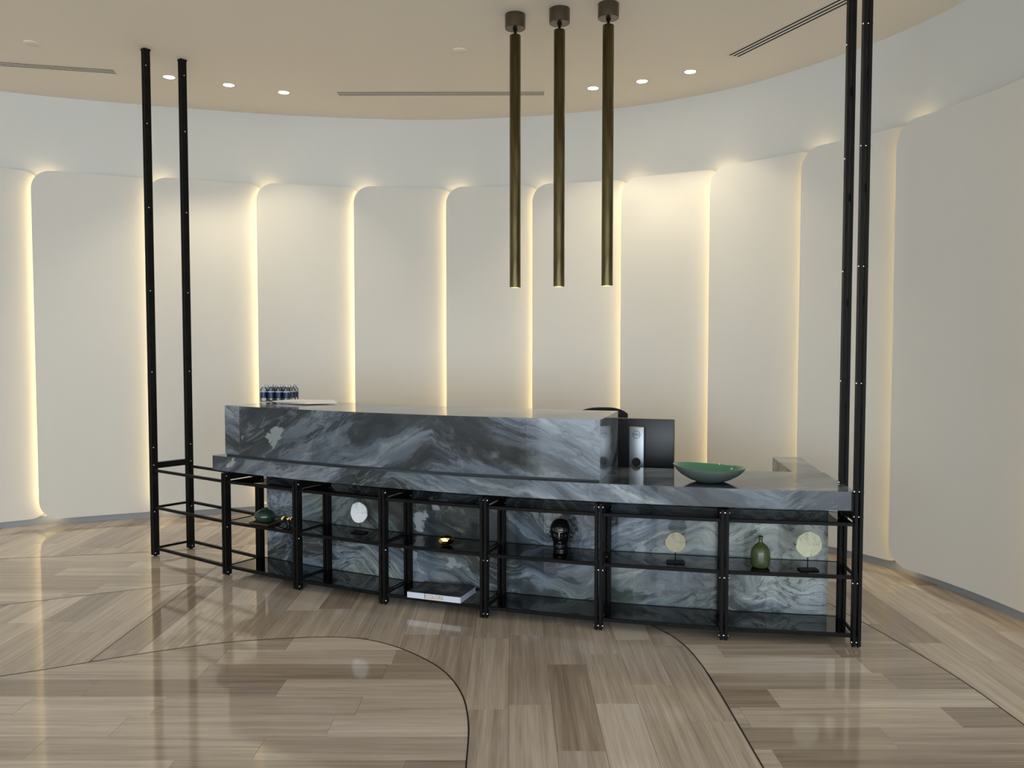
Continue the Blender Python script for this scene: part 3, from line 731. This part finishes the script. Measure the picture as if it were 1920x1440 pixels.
for p in ((-.035, .03, .045), (.0, -.02, .050), (.05, -.02, .052), (.040, .02, .045)):
    bm = bmesh.new(); tube(bm, Vector(p) - Vector((.006, 0, .006)), Vector(p) + Vector((.010, 0, .010)), .013, 5, .003); part('brass_tip', mesh_of(bm, 'brass_tip', M_gold), orn)
# agate discs on stands
def disc(px, py, zc, r, rz, color, label, sx=1.0, rough=.5, emis=0, seed=1):
    d = thing('disc_sculpture', (px, py, ZG), label, 'ornament', 'round slices on dark stands', rz)
    rg = random.Random(seed); n = 72; prof = []
    ph = [rg.uniform(0, 6.28) for _ in range(5)]
    for i in range(n):
        t_ = 2 * PI * i / n; q = 1 + .018 * math.sin(3 * t_ + ph[0]) + .014 * math.sin(7 * t_ + ph[1]) + .010 * math.sin(13 * t_ + ph[2]) + rg.uniform(-.010, .010)
        prof.append((r * q * math.cos(t_) * sx, r * q * math.sin(t_)))
    zc -= ZG
    bm = bmesh.new(); rings = []
    for y, k in ((-.007, .965), (-.004, 1.0), (.004, 1.0), (.007, .965)): rings.append([bm.verts.new((a * k, y, zc + b * k)) for a, b in prof])
    for a, b in zip(rings, rings[1:]):
        for i in range(n): bm.faces.new((a[i], a[(i + 1) % n], b[(i + 1) % n], b[i]))
    for ring, sgn in ((rings[0], 1), (rings[-1], -1)):
        c = bm.verts.new((0, -.0085 * sgn, zc))
        for i in range(n): bm.faces.new((ring[i], ring[(i + 1) % n], c) if sgn < 0 else (ring[(i + 1) % n], ring[i], c))
    bmesh.ops.recalc_face_normals(bm, faces=bm.faces)
    m = mat('slice_stone', color, rough); t = NT(m); co = t.n('ShaderNodeTexCoord')
    mp = t.n('ShaderNodeMapping'); mp.inputs['Location'].default_value = (0, 0, -zc); t.l(co.outputs['Object'], mp.inputs['Vector'])
    ln = t.n('ShaderNodeVectorMath', operation='LENGTH'); t.l(mp.outputs[0], ln.inputs[0])
    ns = t.n('ShaderNodeTexNoise', i_Scale=16.0, i_Detail=6.0, i_Distortion=1.0); t.l(mp.outputs[0], ns.inputs['Vector'])
    wv = t.math('SINE', t.math('ADD', t.math('MULTIPLY', ln.outputs['Value'], 420), t.math('MULTIPLY', ns.outputs['Fac'], 14)))
    f = t.math('ADD', t.math('MULTIPLY', wv, .035), ns.outputs['Fac'])
    t.l(t.ramp(f, [(.28, tuple(c * .62 for c in color)), (.45, color), (.75, tuple(min(1, c * 1.22) for c in color))]), t.b.inputs['Base Color'])
    part('slice', mesh_of(bm, 'slice', m, True, 40), d)
    bm = bmesh.new(); tube(bm, (0, .011, .008), (0, .011, zc - r * .5), .0028, 8)
    for s in (-1, 1): tube(bm, (0, .011, zc - r * .5), (s * r * 1.1 * sx, .011, zc + .0), .0018, 6); tube(bm, (s * r * 1.1 * sx, .012, zc), (s * r * 1.02 * sx, -.010, zc), .0018, 6)
    part('rod', mesh_of(bm, 'rod', M_black, True, 40), d)
    bm = bmesh.new(); box(bm, -.052, .052, -.026, .034, 0, .008, bev=.0015); part('plinth', mesh_of(bm, 'plinth', M_black), d)
disc(-1.03, 5.535, .532, .071, rotz_at(math.radians(-153.7)) + .12, (.86, .92, .94), 'bright white round slice on a dark stand, leftmost of the three discs', .90, .4, 0, 3)
disc(.950, 4.765, .514, .060, rotz_at(math.radians(-167)) + .1, (.40, .36, .25), 'tan round slice with a dark crack on a stand, middle of the three discs', 1.0, .5, 0, 5)
disc(1.664, 4.60, .541, .074, rotz_at(math.radians(-171.6)) + .15, (.52, .53, .38), 'large pale cream round slice on a thin rod, rightmost of the three discs', 1.0, .5, 0, 9)
# gold nugget
ng = thing('gold_nugget', (-.414, 5.178, ZG), 'small faceted polished gold nugget on the middle glass shelf', 'ornament')
bm = bmesh.new(); bmesh.ops.create_icosphere(bm, subdivisions=2, radius=1)
rg = random.Random(4)
for q in bm.verts:
    k = 1 + rg.uniform(-.09, .09); x = q.co.x
    q.co = Vector((q.co.x * .048 * k, q.co.y * .034 * k, q.co.z * .036 * k)); q.co.x -= .006 * (1 if x < -.6 else 0)
zmin = min(q.co.z for q in bm.verts)
for q in bm.verts: q.co.z -= zmin
part('nugget_body', mesh_of(bm, 'nugget_body', M_gold), ng, rot=(0, 0, .3))
# book on the bottom shelf
e1 = Vector((-.659, 5.155)); e2 = Vector((-.318, 5.022)); dx = (e2 - e1); wdt = dx.length
bk_rz = math.atan2(dx.y, dx.x)
bk = thing('book', ((e1.x + e2.x) / 2, (e1.y + e2.y) / 2, ZG0), 'thick white book with a dark landscape cover lying on the bottom shelf', 'book', rz=bk_rz + .02)
bd = .25; th = .036
bm = bmesh.new(); box(bm, -wdt / 2 + .004, wdt / 2 - .003, .004, bd - .004, .003, th - .003); part('pages', mesh_of(bm, 'pages', mat('page_edges', (.62, .66, .78), .7)), bk)
M_cover = mat('white_cover', (.70, .74, .86), .35)
bm = bmesh.new(); box(bm, -wdt / 2, wdt / 2, 0, bd, 0, .003); box(bm, -wdt / 2, wdt / 2, 0, bd, th - .003, th); box(bm, -wdt / 2, wdt / 2, 0, .003, .003, th - .003); part('cover', mesh_of(bm, 'cover', M_cover), bk)
m = mat('cover_picture', (.1, .11, .12), .5); t = NT(m); co = t.n('ShaderNodeTexCoord'); ns = t.n('ShaderNodeTexNoise', i_Scale=7.0, i_Detail=4.0); t.l(co.outputs['Object'], ns.inputs['Vector'])
t.l(t.ramp(ns.outputs['Fac'], [(.46, (.014, .017, .024)), (.54, (.03, .035, .045)), (.58, (.09, .10, .11)), (.66, (.15, .16, .17))]), t.b.inputs['Base Color'])
bm = bmesh.new(); box(bm, -wdt / 2 + .001, wdt / 2 - .001, .001, bd - .001, th, th + .0005); part('cover_picture', mesh_of(bm, 'cover_picture', m), bk)
M_yel = mat('ochre_lettering', (.55, .36, .08), .4)
part('spine_lettering', text_mesh('spine_lettering', 'COLORS', .031, M_yel), bk, (.005, -.0004, th * .5), (PI / 2, 0, 0))
part('cover_lettering', text_mesh('cover_lettering', 'COLORS', .052, mat('dull_ochre', (.10, .08, .02), .4)), bk, (-wdt / 2 + .055, .125, th + .0007), (0, 0, PI / 2))
bm = bmesh.new(); pts = [Vector((-.055, .19, th + .0015)), Vector((-.07, .10, th + .0015)), Vector((-.062, .02, th + .0015)), Vector((-.060, -.0018, th + .001)), Vector((-.061, -.0022, .004))]
for a, b in zip(pts, pts[1:]): tube(bm, a, b, .0016, 6)
part('ribbon', mesh_of(bm, 'ribbon', M_black), bk)
# glossy black head
hd = thing('head_sculpture', (.300, 5.055, ZG), 'glossy black sculpted human head on the middle glass shelf', 'sculpture', rz=rotz_at(math.radians(-162.6)) + .12)
bm = bmesh.new(); NU, NV = 72, 56; H = .200
grid = []
def g(x, c, s): return math.exp(-((x - c) / s) ** 2)
for j in range(NV + 1):
    t_ = j / NV; z = H * t_; row = []
    # width and depth profile of neck, jaw, skull
    if t_ < .09: w, dpt, yc = .043, .043, .014
    else:
        q = (t_ - .09) / .91
        w = .060 * (max(0, 1 - ((q - .60) / .56) ** 2 if q < .6 else max(0, 1 - ((q - .6) / .40) ** 2.4))) ** .5
        w = max(w, .043 if q < .3 else 0)
        dpt = .076 * (max(0, 1 - ((q - .6) / .60) ** 2 if q < .6 else max(0, 1 - ((q - .6) / .40) ** 2.2))) ** .5; dpt = max(dpt, .050 if q < .3 else 0); yc = .004
    for i in range(NU):
        a = 2 * PI * i / NU; x = w * math.sin(a); y = yc - dpt * math.cos(a)
        fr = max(0, math.cos(a)) ; q = (t_ - .09) / .91
        xn = x / .062
        if t_ >= .08:
            y -= fr * (.016 * g(q, .36, .055) * g(xn, 0, .17) + .010 * g(q, .46, .11) * g(xn, 0, .12))      # nose
            y += fr * .009 * g(q, .52, .055) * (g(xn, .42, .2) + g(xn, -.42, .2))                            # eye sockets
            y -= fr * .004 * g(q, .50, .022) * (g(xn, .42, .12) + g(xn, -.42, .12))                          # eyelids
            y -= fr * .004 * g(q, .60, .035) * g(abs(xn), .35, .3)                                           # brow
            y -= fr * (.006 * g(q, .235, .018) + .006 * g(q, .195, .018)) * g(xn, 0, .30)                    # lips
            y += fr * .003 * g(q, .215, .008) * g(xn, 0, .33)
            y -= fr * .010 * g(q, .06, .07) * g(xn, 0, .35)                                                  # chin
        row.append(bm.verts.new((x, y, z)))
    grid.append(row)
for a, b in zip(grid, grid[1:]):
    for i in range(NU): bm.faces.new((a[i], a[(i + 1) % NU], b[(i + 1) % NU], b[i]))
bm.faces.new(grid[0][::-1]); bm.faces.new(grid[-1])
bmesh.ops.remove_doubles(bm, verts=bm.verts, dist=1e-5); bmesh.ops.recalc_face_normals(bm, faces=bm.faces)
M_gloss = mat('black_gloss', (.006, .006, .007), .09, 0, .7)
part('head', mesh_of(bm, 'head', M_gloss, True, 80), hd).scale = (1.1, 1.05, 1)
for s in (-1, 1):
    bm = bmesh.new(); bmesh.ops.create_uvsphere(bm, u_segments=20, v_segments=12, radius=1)
    for q in bm.verts:
        x, y, z = q.co; ri = math.hypot(y, z); dish = .35 * math.exp(-(ri / .5) ** 2) if x * s > 0 else 0
        q.co = Vector((s * .0655 + (x - s * dish) * .008, .006 + y * .014 + .004 * z, .098 + z * (.026 if z > 0 else .020)))
    part('ear', mesh_of(bm, 'ear', M_gloss, True, 80), hd)
# green bottle vase
bv = thing('bottle_vase', (1.414, 4.665, ZG), 'olive green bottle vase with a narrow neck on the rightmost shelf bay', 'vase')
m = mat('olive_glaze', (.085, .12, .04), .22, 0, .6); t = NT(m); co = t.n('ShaderNodeTexCoord'); ns = t.n('ShaderNodeTexNoise', i_Scale=18.0, i_Detail=4.0); t.l(co.outputs['Object'], ns.inputs['Vector'])
t.l(t.ramp(ns.outputs['Fac'], [(.3, (.045, .062, .022)), (.7, (.078, .098, .038))]), t.b.inputs['Base Color'])
bm = bmesh.new(); lathe(bm, [(.034, 0), (.045, .003), (.052, .014), (.054, .035), (.054, .085), (.050, .104), (.038, .122), (.020, .137), (.0125, .144), (.0115, .152), (.0115, .170), (.0135, .175), (.0095, .175), (.0095, .16)], 48)
part('body', mesh_of(bm, 'body', m, True, 60), bv)
bm = bmesh.new(); lathe(bm, [(.0138, .1735), (.0142, .1765), (.0125, .178), (.0095, .1762)], 32, None, False, False); part('dark_rim', mesh_of(bm, 'dark_rim', M_tray, True), bv)
